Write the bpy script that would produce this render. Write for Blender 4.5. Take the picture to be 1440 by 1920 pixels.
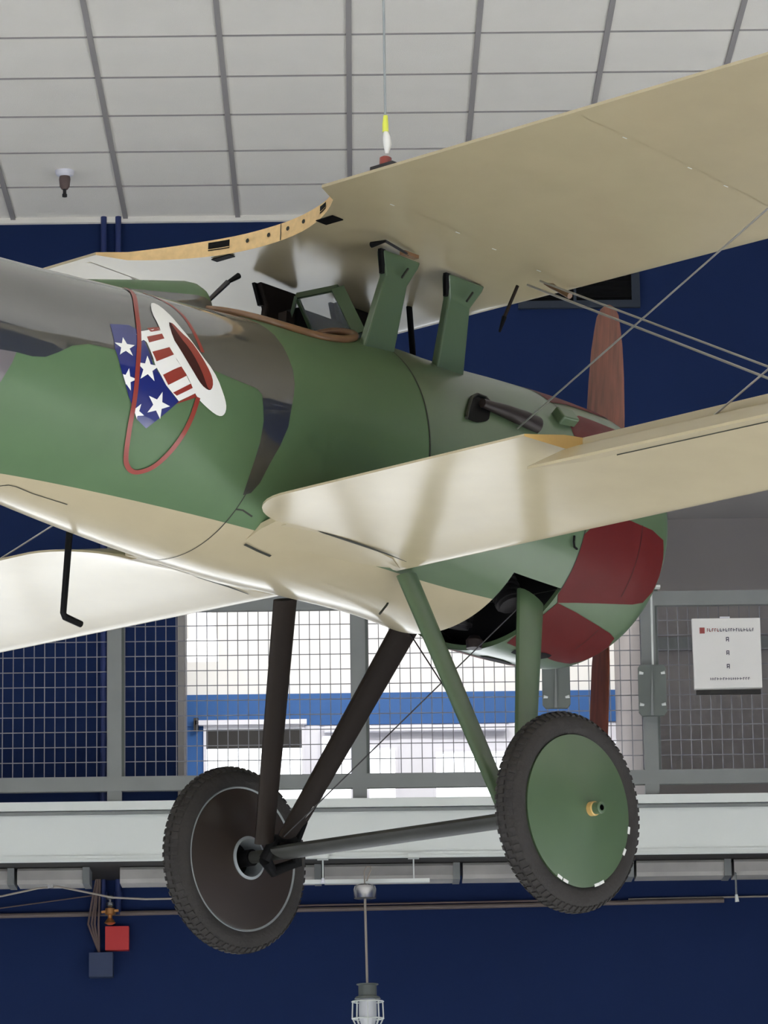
import bpy, bmesh, math, random
from math import sin, cos, pi, radians, atan2, hypot
from mathutils import Vector, Matrix
from mathutils.geometry import delaunay_2d_cdt
for o in list(bpy.data.objects): bpy.data.objects.remove(o)
S = bpy.context.scene
COL = S.collection
random.seed(7)

# ------------------------------------------------------------------ camera
FPX = 7600.0
yaw, pit, rol = .0093, .2157, -.0141
fw = Vector((sin(yaw)*cos(pit), cos(yaw)*cos(pit), sin(pit)))
r0 = Vector((cos(yaw), -sin(yaw), 0)); u0 = r0.cross(fw)
rt = cos(rol)*r0 + sin(rol)*u0; up = -sin(rol)*r0 + cos(rol)*u0
cd = bpy.data.cameras.new('camera'); cam = bpy.data.objects.new('camera', cd); COL.objects.link(cam)
cam.matrix_world = Matrix(((rt.x, up.x, -fw.x, 0), (rt.y, up.y, -fw.y, 0), (rt.z, up.z, -fw.z, 0), (0, 0, 0, 1)))
cd.sensor_fit = 'VERTICAL'; cd.sensor_height = 36; cd.lens = FPX/1920*36
cd.clip_end = 200
S.camera = cam

# ------------------------------------------------------------------ light and exposure
S.view_settings.view_transform = 'Standard'; S.view_settings.look = 'None'
S.view_settings.exposure = 0.22; S.view_settings.gamma = 1.0
W = bpy.data.worlds.new('daylight'); S.world = W; W.use_nodes = True
W.node_tree.nodes['Background'].inputs[0].default_value = (.93, .97, 1.0, 1)
W.node_tree.nodes['Background'].inputs[1].default_value = 3.0
def area(name, loc, target, sx, sy, power, col):
    l = bpy.data.lights.new(name, 'AREA'); l.shape = 'RECTANGLE'; l.size = sx; l.size_y = sy; l.energy = power; l.color = col
    o = bpy.data.objects.new(name, l); COL.objects.link(o); o.location = loc
    o.rotation_euler = (Vector(target)-Vector(loc)).to_track_quat('-Z', 'Y').to_euler()
    return o
area('underwing_fill', (-.95, 21.15, -.3), (-.95, 15, -.3), 3.6, 2.3, 4.5, (.9, .95, 1.0))  # unseen area light, added for the pale reflections under the wings
area('wing_edge_fill', (-.95, 21.15, 1.18), (-.95, 15, 1.18), 3.6, .52, 15, (.9, .95, 1.0))  # unseen bright strip, added for white rims on the leading edges
for x_, y_, sx_, sy_, p_ in ((-7.2, 6.3, 6.2, 18.5, 1650), (7.2, 6.3, 6.2, 18.5, 1650), (0, 1.5, 8, 9, 1000)):
    hl = area('hall_bounce_fill', (x_, y_, 6.2), (x_, y_, 0), sx_, sy_, p_, (1.0, 1.0, .985)); hl.data.spread = radians(60)  # added overhead panels out of view, brightening ceiling and undersides by floor bounce
area('back_room_fill', (.4, 22.9, 5.1), (.4, 25.2, 4.3), 2.6, .6, 105, (1.0, .98, .95))  # unseen area light, added to brighten the far white wall

# ------------------------------------------------------------------ materials
def srgb(r, g, b):
    f = lambda c: (c/255/12.92 if c <= 10 else ((c/255+.055)/1.055)**2.4)
    return (f(r), f(g), f(b), 1)
def mat(name, rgb, rough=.5, metal=0, spec=.5, var=0, scale=6, bump=0, bscale=60, emit=None, coat=0, cior=1.5, stretch=None, coarse=.08):
    m = bpy.data.materials.new(name); m.use_nodes = True; n = m.node_tree; b = n.nodes['Principled BSDF']
    b.inputs['Base Color'].default_value = srgb(*rgb); b.inputs['Roughness'].default_value = rough
    b.inputs['Metallic'].default_value = metal; b.inputs['Specular IOR Level'].default_value = spec
    if coat: b.inputs['Coat Weight'].default_value = coat; b.inputs['Coat Roughness'].default_value = coarse; b.inputs['Coat IOR'].default_value = cior
    tc = n.nodes.new('ShaderNodeTexCoord'); mp = n.nodes.new('ShaderNodeMapping')
    n.links.new(tc.outputs['Object'], mp.inputs[0])
    if stretch: mp.inputs['Scale'].default_value = stretch
    if var:
        t = n.nodes.new('ShaderNodeTexNoise'); t.inputs['Scale'].default_value = scale; t.inputs['Detail'].default_value = 5
        n.links.new(mp.outputs[0], t.inputs['Vector'])
        r = n.nodes.new('ShaderNodeValToRGB'); c = srgb(*rgb)
        r.color_ramp.elements[0].position = .3; r.color_ramp.elements[1].position = .7
        r.color_ramp.elements[0].color = tuple(max(0, x*(1-var)) for x in c[:3])+(1,)
        r.color_ramp.elements[1].color = tuple(min(1, x*(1+var)) for x in c[:3])+(1,)
        n.links.new(t.outputs[0], r.inputs[0]); n.links.new(r.outputs[0], b.inputs['Base Color'])
    if bump:
        t2 = n.nodes.new('ShaderNodeTexNoise'); t2.inputs['Scale'].default_value = bscale; t2.inputs['Detail'].default_value = 3
        n.links.new(mp.outputs[0], t2.inputs['Vector'])
        bp = n.nodes.new('ShaderNodeBump'); bp.inputs['Strength'].default_value = bump; bp.inputs['Distance'].default_value = .01
        n.links.new(t2.outputs[0], bp.inputs['Height']); n.links.new(bp.outputs[0], b.inputs['Normal'])
    if emit:
        b.inputs['Emission Color'].default_value = srgb(*rgb); b.inputs['Emission Strength'].default_value = emit
    return m
M = {}
M['green'] = mat('fabric_green', (82, 108, 74), .6, var=.05, scale=5, coat=.22, coarse=.22, spec=.35)
M['green_metal'] = mat('metal_green', (76, 97, 67), .5, var=.06, scale=4, coat=.6, coarse=.2, cior=1.5)
M['cream'] = mat('fabric_cream', (170, 158, 129), .55, var=.025, scale=7, coat=.6, coarse=.18, spec=.3)
M['camo'] = mat('paint_charcoal', (44, 46, 45), .35, var=.06, coat=1, coarse=.03, cior=2.05)
M['camo2'] = mat('paint_taupe', (98, 92, 94), .4, coat=.5, coarse=.08)
M['white'] = mat('paint_white', (232, 232, 228), .45, coat=.3)
M['blue'] = mat('paint_blue', (8, 26, 104), .4, coat=.8, coarse=.04, cior=1.7)
M['red'] = mat('paint_red', (136, 44, 32), .45, var=.05, coat=.35, coarse=.08, cior=1.6)
M['darkred'] = mat('paint_maroon', (60, 24, 20), .5, spec=.25)
M['cowlred'] = mat('cowl_red', (86, 18, 17), .6, var=.06, scale=3, coat=.1, coarse=.25, spec=.25)
M['wood'] = mat('pale_plywood', (236, 200, 142), .5, var=.08, scale=3, stretch=(3, 14, 14))
M['ochre'] = mat('varnished_spruce', (206, 170, 104), .45, var=.1, scale=8)
M['propwood'] = mat('propeller_walnut', (108, 58, 42), .42, var=.35, scale=5, stretch=(14, 14, 1.2), coat=.3)
M['brown'] = mat('paint_brown', (39, 32, 27), .6, var=.12, scale=4, spec=.2)
M['discbrown'] = mat('disc_brown', (46, 38, 33), .5, var=.15, scale=4, coat=.2, spec=.3)
M['tyre'] = mat('rubber', (46, 43, 41), .8, var=.18, scale=9, bump=.5, bscale=40)
M['black'] = mat('black_void', (6, 6, 7), .7, spec=.2)
M['seam'] = mat('seam_dark', (44, 46, 38), .7)
M['steel'] = mat('dark_steel', (60, 58, 60), .45, .6)
M['wire'] = mat('wire_steel', (176, 174, 170), .35, .5)
M['leather'] = mat('leather_tan', (122, 88, 58), .4, var=.15, scale=12, coat=.4)
M['rustpipe'] = mat('pipe_brown', (40, 31, 28), .5, .2, var=.25, scale=10)
M['chrome'] = mat('bare_aluminium', (190, 190, 192), .25, .9)
M['axle'] = mat('axle_paint', (52, 53, 50), .55, var=.25, scale=8, spec=.3)
M['rim'] = mat('rim_grey', (150, 156, 158), .4, .2)
M['brass'] = mat('brass', (196, 140, 84), .35, .7)
M['yellow'] = mat('yellow_sleeve', (226, 232, 90), .5)
def glassmat(name, col, alpha):
    m = bpy.data.materials.new(name); m.use_nodes = True; b = m.node_tree.nodes['Principled BSDF']
    b.inputs['Base Color'].default_value = col; b.inputs['Roughness'].default_value = .05
    b.inputs['Alpha'].default_value = alpha
    return m
M['glass'] = glassmat('windscreen_celluloid', (.75, .8, .8, 1), .22)
M['pane'] = glassmat('window_glass', (.9, .95, 1, 1), .08)
M['navy'] = mat('wall_navy', (22, 40, 82), .8, var=.04, scale=1.5, bump=.05, bscale=80, spec=.2)
M['navyp'] = mat('pipe_navy', (36, 52, 104), .5)
M['tile'] = mat('ceiling_tile', (238, 234, 225), .9, var=.02, scale=3, bump=.25, bscale=220)
M['tbar'] = mat('grid_bar', (158, 154, 152), .6)
M['fascia'] = mat('fascia_white', (214, 218, 214), .6, var=.015, scale=2)
M['grail'] = mat('rail_grey', (124, 127, 126), .55, var=.05)
M['mesh'] = mat('mesh_wire', (128, 128, 134), .5, .2)
M['gwall'] = mat('wall_grey', (150, 144, 142), .8, var=.04, scale=2)
M['soffit'] = mat('soffit_grey', (156, 152, 150), .8)
M['brightwall'] = mat('wall_white', (236, 235, 232), .8)
M['bluewall'] = mat('wall_bright_blue', (32, 88, 152), .6)
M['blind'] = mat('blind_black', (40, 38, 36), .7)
M['frame'] = mat('window_white', (232, 232, 240), .5)
M['duct'] = mat('duct_grey', (168, 165, 160), .7, var=.15, scale=5)
M['floor'] = mat('floor_concrete', (211, 213, 215), .6, var=.05, scale=1)
M['boxred'] = mat('alarm_red', (190, 44, 46), .5)
M['boxblue'] = mat('junction_blue', (46, 60, 92), .6)
M['boxgrey'] = mat('box_grey', (96, 102, 98), .6, var=.04)
M['paper'] = mat('poster_white', (222, 220, 216), .6)
M['ink'] = mat('poster_ink', (70, 66, 84), .7)
M['inkred'] = mat('poster_red', (150, 70, 66), .7)
M['cable'] = mat('cable_grey', (150, 142, 132), .6)
M['bundle'] = mat('cable_brown', (104, 88, 84), .7)
M['conduit'] = mat('conduit_brown', (110, 98, 92), .6)
M['lampglass'] = mat('lamp_glass', (220, 222, 226), .2)
M['vent'] = mat('vent_frame', (34, 44, 58), .6)
M['lampwhite'] = mat('lamp_white', (245, 245, 245), .5, emit=.6)

# ------------------------------------------------------------------ mesh helpers
class MB:
    def __init__(s): s.v = []; s.f = []; s.m = []; s.mats = []
    def mi(s, m):
        if m not in s.mats: s.mats.append(m)
        return s.mats.index(m)
    def face(s, idx, m): s.f.append(tuple(idx)); s.m.append(s.mi(m))
    def add(s, verts): b = len(s.v); s.v += [tuple(p) for p in verts]; return b
    def loft(s, rings, m, cap0=None, cap1=None, closed=True):
        b = len(s.v); n = len(rings[0])
        for r in rings: s.v += [tuple(p) for p in r]
        for i in range(len(rings)-1):
            for j in range(n if closed else n-1):
                k = (j+1) % n
                mm = m(i, j) if callable(m) else m
                if mm is None: continue
                s.face((b+i*n+j, b+i*n+k, b+(i+1)*n+k, b+(i+1)*n+j), mm)
        if cap0: s.face([b+j for j in range(n)][::-1], cap0)
        if cap1: s.face([b+(len(rings)-1)*n+j for j in range(n)], cap1)
    def box(s, lo, hi, m):
        x0, y0, z0 = lo; x1, y1, z1 = hi
        s.loft([[(x0, y0, z0), (x1, y0, z0), (x1, y1, z0), (x0, y1, z0)], [(x0, y0, z1), (x1, y0, z1), (x1, y1, z1), (x0, y1, z1)]], m, m, m)
    def obox(s, c, ax, ay, az, m):
        c = Vector(c); ax, ay, az = Vector(ax), Vector(ay), Vector(az)
        q = [(-1, -1), (1, -1), (1, 1), (-1, 1)]
        s.loft([[c+a*ax+b*ay-az for a, b in q], [c+a*ax+b*ay+az for a, b in q]], m, m, m)
    def tube(s, pts, r, m, n=8, caps=True):
        pts = [Vector(p) for p in pts]; rings = []; prev = None
        for i, p in enumerate(pts):
            d = (pts[min(i+1, len(pts)-1)]-pts[max(i-1, 0)]).normalized()
            if prev is None:
                a = d.cross(Vector((0, 0, 1)));
                if a.length < .1: a = d.cross(Vector((1, 0, 0)))
            else: a = prev - d*prev.dot(d)
            a.normalize(); prev = a; b = d.cross(a)
            rr = r[i] if isinstance(r, (list, tuple)) else r
            rings.append([p + rr*(cos(2*pi*k/n)*a + sin(2*pi*k/n)*b) for k in range(n)])
        s.loft(rings, m, m if caps else None, m if caps else None)
    def strut(s, p0, p1, chord, thick, m, cdir=(1, 0, 0), n=16, chord1=None):
        p0, p1 = Vector(p0), Vector(p1); d = (p1-p0).normalized(); c = Vector(cdir); c = (c-d*c.dot(d)).normalized(); t = d.cross(c)
        rings = []
        for q, ch in ((p0, chord), (p1, chord1 or chord)):
            ring = []
            for k in range(n):
                a = 2*pi*k/n; ring.append(q + ch/2*cos(a)*c + thick/2*sin(a)*(1-.25*cos(a))*t)
            rings.append(ring)
        s.loft(rings, m, m, m)
    def lathe(s, prof, m, axis='y', c=(0, 0, 0), n=64, caps=False):
        rings = []
        for r, h in prof:
            ring = []
            for k in range(n):
                a = 2*pi*k/n
                if axis == 'y': ring.append((c[0]+r*cos(a), c[1]+h, c[2]+r*sin(a)))
                elif axis == 'x': ring.append((c[0]+h, c[1]+r*cos(a), c[2]+r*sin(a)))
                else: ring.append((c[0]+r*cos(a), c[1]+r*sin(a), c[2]+h))
            rings.append(ring)
        mm = m if not callable(m) else m(0, 0)
        s.loft(rings, m, mm if caps else None, mm if caps else None)
    def prism(s, poly, off, m):
        a = [Vector(p) for p in poly]; b = [p+Vector(off) for p in a]; s.loft([a, b], m, m, m)
    def build(s, name, parent=None, smooth=True, angle=35):
        me = bpy.data.meshes.new(name); me.from_pydata(s.v, [], s.f)
        for m in s.mats: me.materials.append(M[m])
        for i, p in enumerate(me.polygons): p.material_index = s.m[i]; p.use_smooth = smooth
        bm = bmesh.new(); bm.from_mesh(me); bmesh.ops.recalc_face_normals(bm, faces=bm.faces); bm.to_mesh(me); bm.free()
        if smooth: me.set_sharp_from_angle(angle=radians(angle))
        me.update()
        o = bpy.data.objects.new(name, me); COL.objects.link(o)
        if parent: o.parent = parent
        return o
def tag(o, label=None, cat=None, group=None, kind=None):
    if label: o['label'] = label
    if cat: o['category'] = cat
    if group: o['group'] = group
    if kind: o['kind'] = kind
    return o
def empty(name, loc, label, cat, group=None, rot=(0, 0, 0)):
    o = bpy.data.objects.new(name, None); COL.objects.link(o); o.location = loc; o.rotation_euler = rot
    o.empty_display_size = .1
    return tag(o, label, cat, group)
def struct(o): o['kind'] = 'structure'; return o

# ================================================================== THE ROOM
YW, YG, ZC, ZF = 21.207, 20.457, 6.30, -1.6
XL, XR = -.905, 4.5                     # opening in the back wall
ZB0, ZB1 = 2.685, 2.99                  # balcony slab
b = MB(); b.box((-11, -4, ZF-.2), (11, 26, ZF), 'floor'); struct(b.build('floor', smooth=False))
b = MB(); b.box((-11, 4, ZC), (11, YW+.3, ZC+.15), 'tile'); struct(b.build('ceiling', smooth=False))
b = MB()
x = -1.795 - .61*14
while x < 11:
    b.box((x-.013, 4, ZC-.012), (x+.013, YW, ZC+.01), 'tbar'); x += .61
y = 18.203 - .6006*23
while y < YW:
    b.box((-11, y-.006, ZC-.005), (11, y+.006, ZC+.01), 'tbar'); y += .6006
b.box((-11, YW-.03, ZC-.03), (11, YW, ZC), 'tile')
struct(b.build('trim_1', smooth=False))
ZH = 4.86
b = MB()
b.box((-11, YW, ZH), (11, YW+.25, ZC), 'navy')
b.box((-11, YW, ZB1), (XL, YW+.25, ZH), 'navy')
b.box((XR, YW, ZB1), (11, YW+.25, ZH), 'navy')
b.box((-11, YW, 1.5), (11, YW+.25, ZB1), 'navy')
b.box((-11, YW, ZF), (-2.8, YW+.25, 1.5), 'navy'); b.box((.9, YW, ZF), (11, YW+.25, 1.5), 'navy')
struct(b.build('wall_back', smooth=False))
b = MB(); b.box((XL-.005, YW-.012, ZB1), (XL+.028, YW+.26, ZH), 'soffit'); struct(b.build('trim_2', smooth=False))
b = MB(); b.box((-11.2, -4, ZF), (-11, YW+.25, ZC), 'navy'); struct(b.build('wall_left', smooth=False))
b = MB(); b.box((-11.2, -4.2, ZF), (11.2, -4, ZC), 'navy'); b.box((-11.2, -4.2, ZC), (11.2, 4, ZC+.15), 'tile'); struct(b.build('wall_rear', smooth=False))
b = MB(); b.box((11, -4, ZF), (11.2, YW+.25, ZC), 'navy'); struct(b.build('wall_right', smooth=False))
b = MB()                                    # unseen entrance frame, added to go with the underwing fill light
for x in (-2.8, -1.9, -1.0, -.1, .84): b.box((x, YW+.05, ZF), (x+.06, YW+.13, 1.5), 'grail')
b.box((-2.8, YW+.05, .55), (.9, YW+.13, .63), 'grail'); b.box((-2.8, YW+.05, 1.44), (.9, YW+.13, 1.5), 'grail')
struct(b.build('added_door_1', smooth=False))
# the recess behind the opening: grey wall on the right, far bright room in the middle
YR = 22.46; XRW = 1.675
b = MB(); b.box((XL-.3, YW+.25, ZH), (XR+.3, 23.2, ZH+.12), 'soffit'); struct(b.build('ceiling_recess', smooth=False))
b = MB(); b.box((XRW, YR, ZB1-.1), (XR+.3, YR+2.9, ZH), 'gwall')
b.box((XRW, YR-.05, 4.10), (XR, YR, 4.17), 'grail')
struct(b.build('wall_recess', smooth=False))
b = MB(); b.box((-3, YW+.25, ZB1-.14), (XR+.3, 25.4, ZB1-.02), 'floor'); struct(b.build('floor_recess', smooth=False))
YF = 25.2
XF0, XF1 = -1.06, 1.86
b = MB()
b.box((XF0-.12, YW+.25, ZB1-.02), (XF0, YF, 5.6), 'brightwall')
b.box((XF0, 23.2, 5.2), (XF1+2, YF+.2, 5.35), 'brightwall')
struct(b.build('wall_far_side', smooth=False))
# far wall, with window openings
wins = [(-.92, -.285, 3.4, 4.155), (-.19, .02, 3.4, 4.10), (.10, .30, 3.4, 4.02), (.52, 1.00, 3.4, 3.99), (1.05, 1.30, 3.4, 4.05), (1.36, 1.70, 3.4, 4.04)]
b = MB()
b.box((XF0, YF, 4.355), (XF1+.3, YF+.15, 5.3), 'brightwall')
b.box((XF0, YF-.01, 4.155), (XF1+.3, YF+.15, 4.355), 'bluewall')
edges = [XF0] + [e for w in wins for e in w[:2]] + [XF1+.3]
for i in range(0, len(edges), 2):
    if i == 0: mm = 'bluewall'
    elif i == len(edges)-2: mm = 'bluewall'
    else: mm = 'frame'
    b.box((edges[i], YF, ZB1-.02), (edges[i+1], YF+.15, 4.155), mm)
for w in wins:
    b.box((w[0], YF, ZB1-.02), (w[1], YF+.15, w[2]), 'frame')
    if w[3] < 4.15: b.box((w[0], YF+.01, w[3]), (w[1], YF+.15, 4.155), 'frame')
struct(b.build('wall_far', smooth=False))
for i, w in enumerate(wins):
    f = MB(); x0, x1, z0, z1 = w; t = .018
    f.box((x0, YF-.02, z0), (x0+t, YF+.06, z1), 'frame'); f.box((x1-t, YF-.02, z0), (x1, YF+.06, z1), 'frame')
    f.box((x0+t, YF-.02, z1-t), (x1-t, YF+.06, z1), 'frame'); f.box((x0+t, YF-.02, z0), (x1-t, YF+.06, z0+t), 'frame')
    fo = struct(f.build('window_%d' % (i+1), smooth=False))
    g = MB(); g.box((x0+t, YF+.02, z0+t), (x1-t, YF+.026, z1-t), 'pane'); struct(g.build('window_pane', fo, smooth=False))
    if i == 0:
        g = MB(); g.box((x0+t, YF-.012, z1-t-.125), (x1-t, YF+.01, z1-t-.005), 'blind')
        bl = g.build('roller_blind', smooth=False); tag(bl, 'black roller blind pulled part way down the far left window', 'blind')
b = MB(); b.box((-.97, YF-.06, 4.155), (-.27, YF-.012, 4.185), 'frame'); b.box((-.98, YF-.06, 4.12), (-.95, YF-.02, 4.20), 'blind')
tag(b.build('blind_rail', smooth=False), 'white headrail with dark end cap above the black blind', 'rail')
b = MB(); b.box((-.16, YF-.08, 4.10), (.98, YF-.012, 4.135), 'frame')
tag(b.build('shelf_rail', smooth=False), 'long pale rail across the tops of the far bright windows', 'rail')
# a white wall lamp left in the far room
lp = empty('wall_lamp', (-.9, 24.4, 4.5), 'white wall lamp high in the bright room at left of the opening', 'lamp')
b = MB(); b.box((-.09, -.05, .26), (.08, .1, .40), 'frame'); b.build('base', lp, smooth=False)
b = MB(); b.prism([(-.08, 0, .26), (.05, 0, .26), (.1, 0, .06), (-.08, 0, .06)], (0, .03, 0), 'frame'); b.build('arm', lp, smooth=False)
b = MB(); b.box((-.09, -.06, -.06), (.1, .1, .055), 'lampwhite'); b.build('lamp_shade', lp, smooth=False)
# balcony slab and fascia
b = MB()
b.box((-11, YG, ZB0+.005), (11, YW, ZB1), 'fascia'); b.box((-11, YG+.004, ZB0+.001), (11, YW, ZB0+.005), 'blind')  # dark sheet under the slab: shade painted in as colour
b.box((-11, YG-.03, ZB1-.045), (11, YG, ZB1), 'fascia')
b.box((-11, YG-.018, ZB1-.065), (11, YG, ZB1-.05), 'grail')
b.box((-11, YG-.012, ZB0), (11, YG, ZB0+.03), 'fascia'); b.box((-11, YG-.02, ZB0+.004), (11, YG, ZB0+.012), 'fascia')
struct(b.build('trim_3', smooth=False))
# grey duct sections below the balcony
xs = [(-2.7, -1.73), (-1.71, -1.345), (-1.185, -.16), (-.14, .55), (.57, 1.44), (1.46, 1.94), (1.96, 3.0)]
for i in range(len(xs)):
    d = MB(); x0, x1 = xs[i]
    prof = [(YG+.20, 2.622), (YG+.21, 2.602), (YG+.40, 2.602), (YG+.40, 2.683), (YG+.21, 2.683), (YG+.20, 2.670)]
    d.loft([[(x0, a, c) for a, c in prof], [(x1, a, c) for a, c in prof]], 'duct', 'duct', 'duct')
    d.box((x1-.03, YG+.19, 2.598), (x1+.005, YG+.405, 2.684), 'grail')
    o = d.build('duct_section', smooth=False)
    where = ['at the far left edge', 'left of the navy riser pipes', 'behind the left wheel of the biplane', 'above the white hanging track', 'behind the right wheel of the biplane', 'right of the right wheel', 'at the far right edge']
    tag(o, 'grey duct length under the white balcony beam, ' + where[i], 'duct', 'duct lengths under the balcony')

# ------------------------------------------------------------------ guard railing
gr = empty('guard_railing', (.3, YG+.05, ZB1), 'grey steel guard railing with wire mesh panels on the balcony edge', 'railing')
ox, oy, oz = gr.location
def P(b, name, **k): o = b.build(name, gr, smooth=False); return o
y0 = .0
posts = [-2.52, -1.196, .054, 1.545, 2.85]
for px_ in posts:
    b = MB(); x = px_-ox; b.box((x-.043, -.04, 0), (x+.03, .02, 1.92), 'grail'); b.box((x+.03, -.015, 0.06), (x+.043, .005, 1.92), 'boxgrey'); P(b, 'post')
b = MB(); b.box((-4.3, -.042, .058), (4.3, .0, .132), 'grail'); P(b, 'bottom_rail')
b = MB(); b.box((-4.3, -.042, .985), (4.3, .0, 1.06), 'grail'); P(b, 'top_rail')
for i in range(4):
    b = MB(); x0, x1 = posts[i]+.045-ox, posts[i+1]-.045-ox; r = .0022
    n = round((x1-x0)/.0535)
    for k in range(n+1):
        x = x0+(x1-x0)*k/n; b.box((x-r, .004-r, .13), (x+r, .004+r, .99), 'mesh')
    for k in range(12):
        z = .135+.078*k; b.box((x0, -r, z-r), (x1, r, z+r), 'mesh')
    P(b, 'mesh_panel')

# ------------------------------------------------------------------ wall things
def wall_box(name, x0, x1, z0, z1, d, m, label, cat): 
    b = MB(); b.box((x0, YW-d, z0), (x1, YW, z1), m); return tag(b.build(name, smooth=False), label, cat)
b = MB(); 
v = empty('air_vent', (1.27, YW, 5.78), 'large dark air vent grille in the navy wall under the upper wing', 'vent')
b.box((-.33, -.03, -.02), (.33, 0, .02), 'vent'); b.box((-.33, -.03, .25), (.33, 0, .29), 'vent'); b.box((-.33, -.03, .02), (-.285, 0, .25), 'vent'); b.box((.285, -.03, .02), (.33, 0, .25), 'vent'); b.box((-.03, -.028, .02), (-.015, 0, .25), 'vent')
b.build('frame', v, smooth=False)
b = MB(); b.box((-.285, -.006, .02), (.285, -.001, .25), 'black')
for k in range(7): b.box((-.285, -.018, .04+.03*k), (.285, -.006, .046+.03*k), 'black')
b.build('grille', v, smooth=False)
for x, lab in ((-1.303, 'left'), (-1.224, 'right')):
    b = MB(); b.tube([(x, YW-.235, ZC) if False else (x, YW-.03, ZC), (x, YW-.03, 2.50)], .016, 'navyp', 12); 
    b.tube([(x, YW-.03, 2.62), (x, YW-.03, 2.59)], .022, 'navyp', 12)
    tag(b.build('riser_pipe'), 'navy painted riser pipe down the back wall, %s one of the pair' % lab, 'pipe', 'riser pipes on the navy wall')
b = MB(); b.tube([(-5, YW-.03, 2.468), (-1.85, YW-.03, 2.502), (.5, YW-.03, 2.520), (1.95, YW-.03, 2.535)], .013, 'conduit', 10)
tag(b.build('conduit'), 'long brown conduit running low across the navy wall', 'pipe')
b = MB(); b.tube([(-.55, YW-.052, 2.532), (1.2, YW-.052, 2.545)], .005, 'bundle', 8)
tag(b.build('conduit_cable'), 'thin dark cable lying along the top of the brown conduit', 'cable')
b = MB(); b.tube([(1.45, YW-.02, 2.548), (5, YW-.02, 2.58)], .005, 'cable', 8)
tag(b.build('wall_cable'), 'thin grey cable along the navy wall right of the right wheel', 'cable')
b = MB(); b.tube([(-3.0, YG+.14, 2.451), (-1.78, YG+.14, 2.535), (-1.60, YG+.14, 2.572), (-1.5, YG+.14, 2.580), (-1.38, YG+.14, 2.555), (-1.22, YG+.14, 2.520), (-1.05, YG+.14, 2.510), (-.6, YG+.14, 2.510)], .005, 'cable', 8)
b.obox((-1.535, YG+.13, 2.580), (.014, 0, .003), (0, .008, 0), (-.003, 0, .009), 'chrome')
tag(b.build('sagging_cable'), 'pale cable sagging under the balcony left of the left wheel', 'cable')
b = MB(); b.tube([(-3, YW-.05, 2.47), (-1.84, YW-.05, 2.54), (-1.36, YW-.05, 2.60)], .0035, 'bundle', 6)
tag(b.build('thin_wire'), 'thin dark wire slanting to the cable bundle on the navy wall', 'cable')
b = MB()
for k, (dx, bow) in enumerate(((0, .0), (.008, .012), (.004, -.02), (-.004, -.03))):
    b.tube([(-1.325+dx, YW-.05, 2.72), (-1.335+dx+bow*.6, YW-.055, 2.58), (-1.345+dx+bow, YW-.055, 2.45), (-1.322, YW-.045, 2.30)], .006, 'bundle', 8)
tag(b.build('cable_bundle'), 'bundle of brown cables dropping into the blue junction box', 'cable')
wall_box('junction_box', -1.372, -1.249, 2.172, 2.298, .09, 'boxblue', 'dark blue junction box below the red box on the navy wall', 'box')
wall_box('alarm_box', -1.289, -1.166, 2.312, 2.436, .07, 'boxred', 'square red alarm box on the navy wall at lower left', 'box')
vf = empty('valve_fitting', (-1.262, YW-.10, 2.44), 'brass and orange valve fitting just above the red alarm box', 'valve')
b = MB(); b.lathe([(.012, 0), (.03, .01), (.012, .035), (.012, .05), (.026, .055), (.026, .085), (.01, .09)], 'brass', 'z', n=20, caps=True); b.obox((0, 0, .07), (.045, 0, .004), (0, .012, 0), (-.001, 0, .006), 'brass'); b.build('body', vf)
b = MB(); b.lathe([(.008, .09), (.02, .1), (.02, .115), (.008, .12), (.008, .13), (.024, .135), (.024, .15), (.006, .155)], 'chrome', 'z', n=20, caps=True); b.build('collar', vf)
# white hook bracket at right
b = MB(); b.tube([(1.965, YG+.19, 2.61), (1.965, YG+.185, 2.478)], .005, 'grail'); b.tube([(1.965, YG+.185, 2.50), (1.968, YG+.185, 2.462)], [.007, .011], 'fascia')
b.tube([(1.965, YG+.165, 2.6), (1.965, YG+.20, 2.612)], .004, 'grail')
tag(b.build('hook_bracket'), 'small white hook hanging below the duct right of the right wheel', 'hook')
# white track hung under the balcony, pendant lamp below it
tr = empty('hanging_track', (.08, YG+.0, 2.59), 'white bar track hung on two rods below the white balcony beam', 'track')
b = MB(); b.box((-.52, -.02, -.03), (.315, .02, -.012), 'fascia'); b.build('bar', tr, smooth=False)
for x in (-.225, .235):
    b = MB(); b.tube([(x, 0, -.015), (x, 0, .1)], .004, 'fascia'); r = b.build('rod', tr)
    b = MB(); b.box((x-.028, -.075, .088), (x+.028, .0, .108), 'fascia'); b.build('clip', tr, smooth=False)
b = MB(); b.tube([(-.225, -.022, -.005), (-.225, -.022, -.03)], [.006, .012], 'frame'); b.build('bulb', tr)
pl = empty('pendant_lamp', (.066, YG-.1, 2.47), 'caged pendant lamp on a long grey cord below the white track', 'lamp')
b = MB(); b.lathe([(.0, .074), (.03, .072), (.052, .062), (.058, .045), (.056, .0), (.03, -.004)], lambda i, j: 'chrome' if i < 4 else 'blind', 'z', n=32, caps=True); b.build('canopy', pl)
b = MB(); b.tube([(0, 0, .0), (.003, 0, -.2), (.006, 0, -.44)], .0065, 'cable', 10); b.build('cord', pl)
b = MB(); b.tube([(0, .02, .07), (-.002, .03, .14), (.01, .04, .165), (.03, .04, .165), (.032, .03, .15), (.01, .02, .09)], .004, 'cable'); b.build('wire_loop', pl)
b = MB(); b.lathe([(.055, -.43), (.055, -.435), (.046, -.437), (.046, -.49), (.06, -.495), (.066, -.505)], 'boxgrey', 'z', c=(.007, 0, 0), n=28, caps=True); b.build('socket', pl)
b = MB(); b.lathe([(.04, -.505), (.045, -.53), (.045, -.60), (.03, -.65)], 'lampglass', 'z', c=(.007, 0, 0), n=24, caps=True); b.build('glass', pl)
b = MB()
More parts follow.
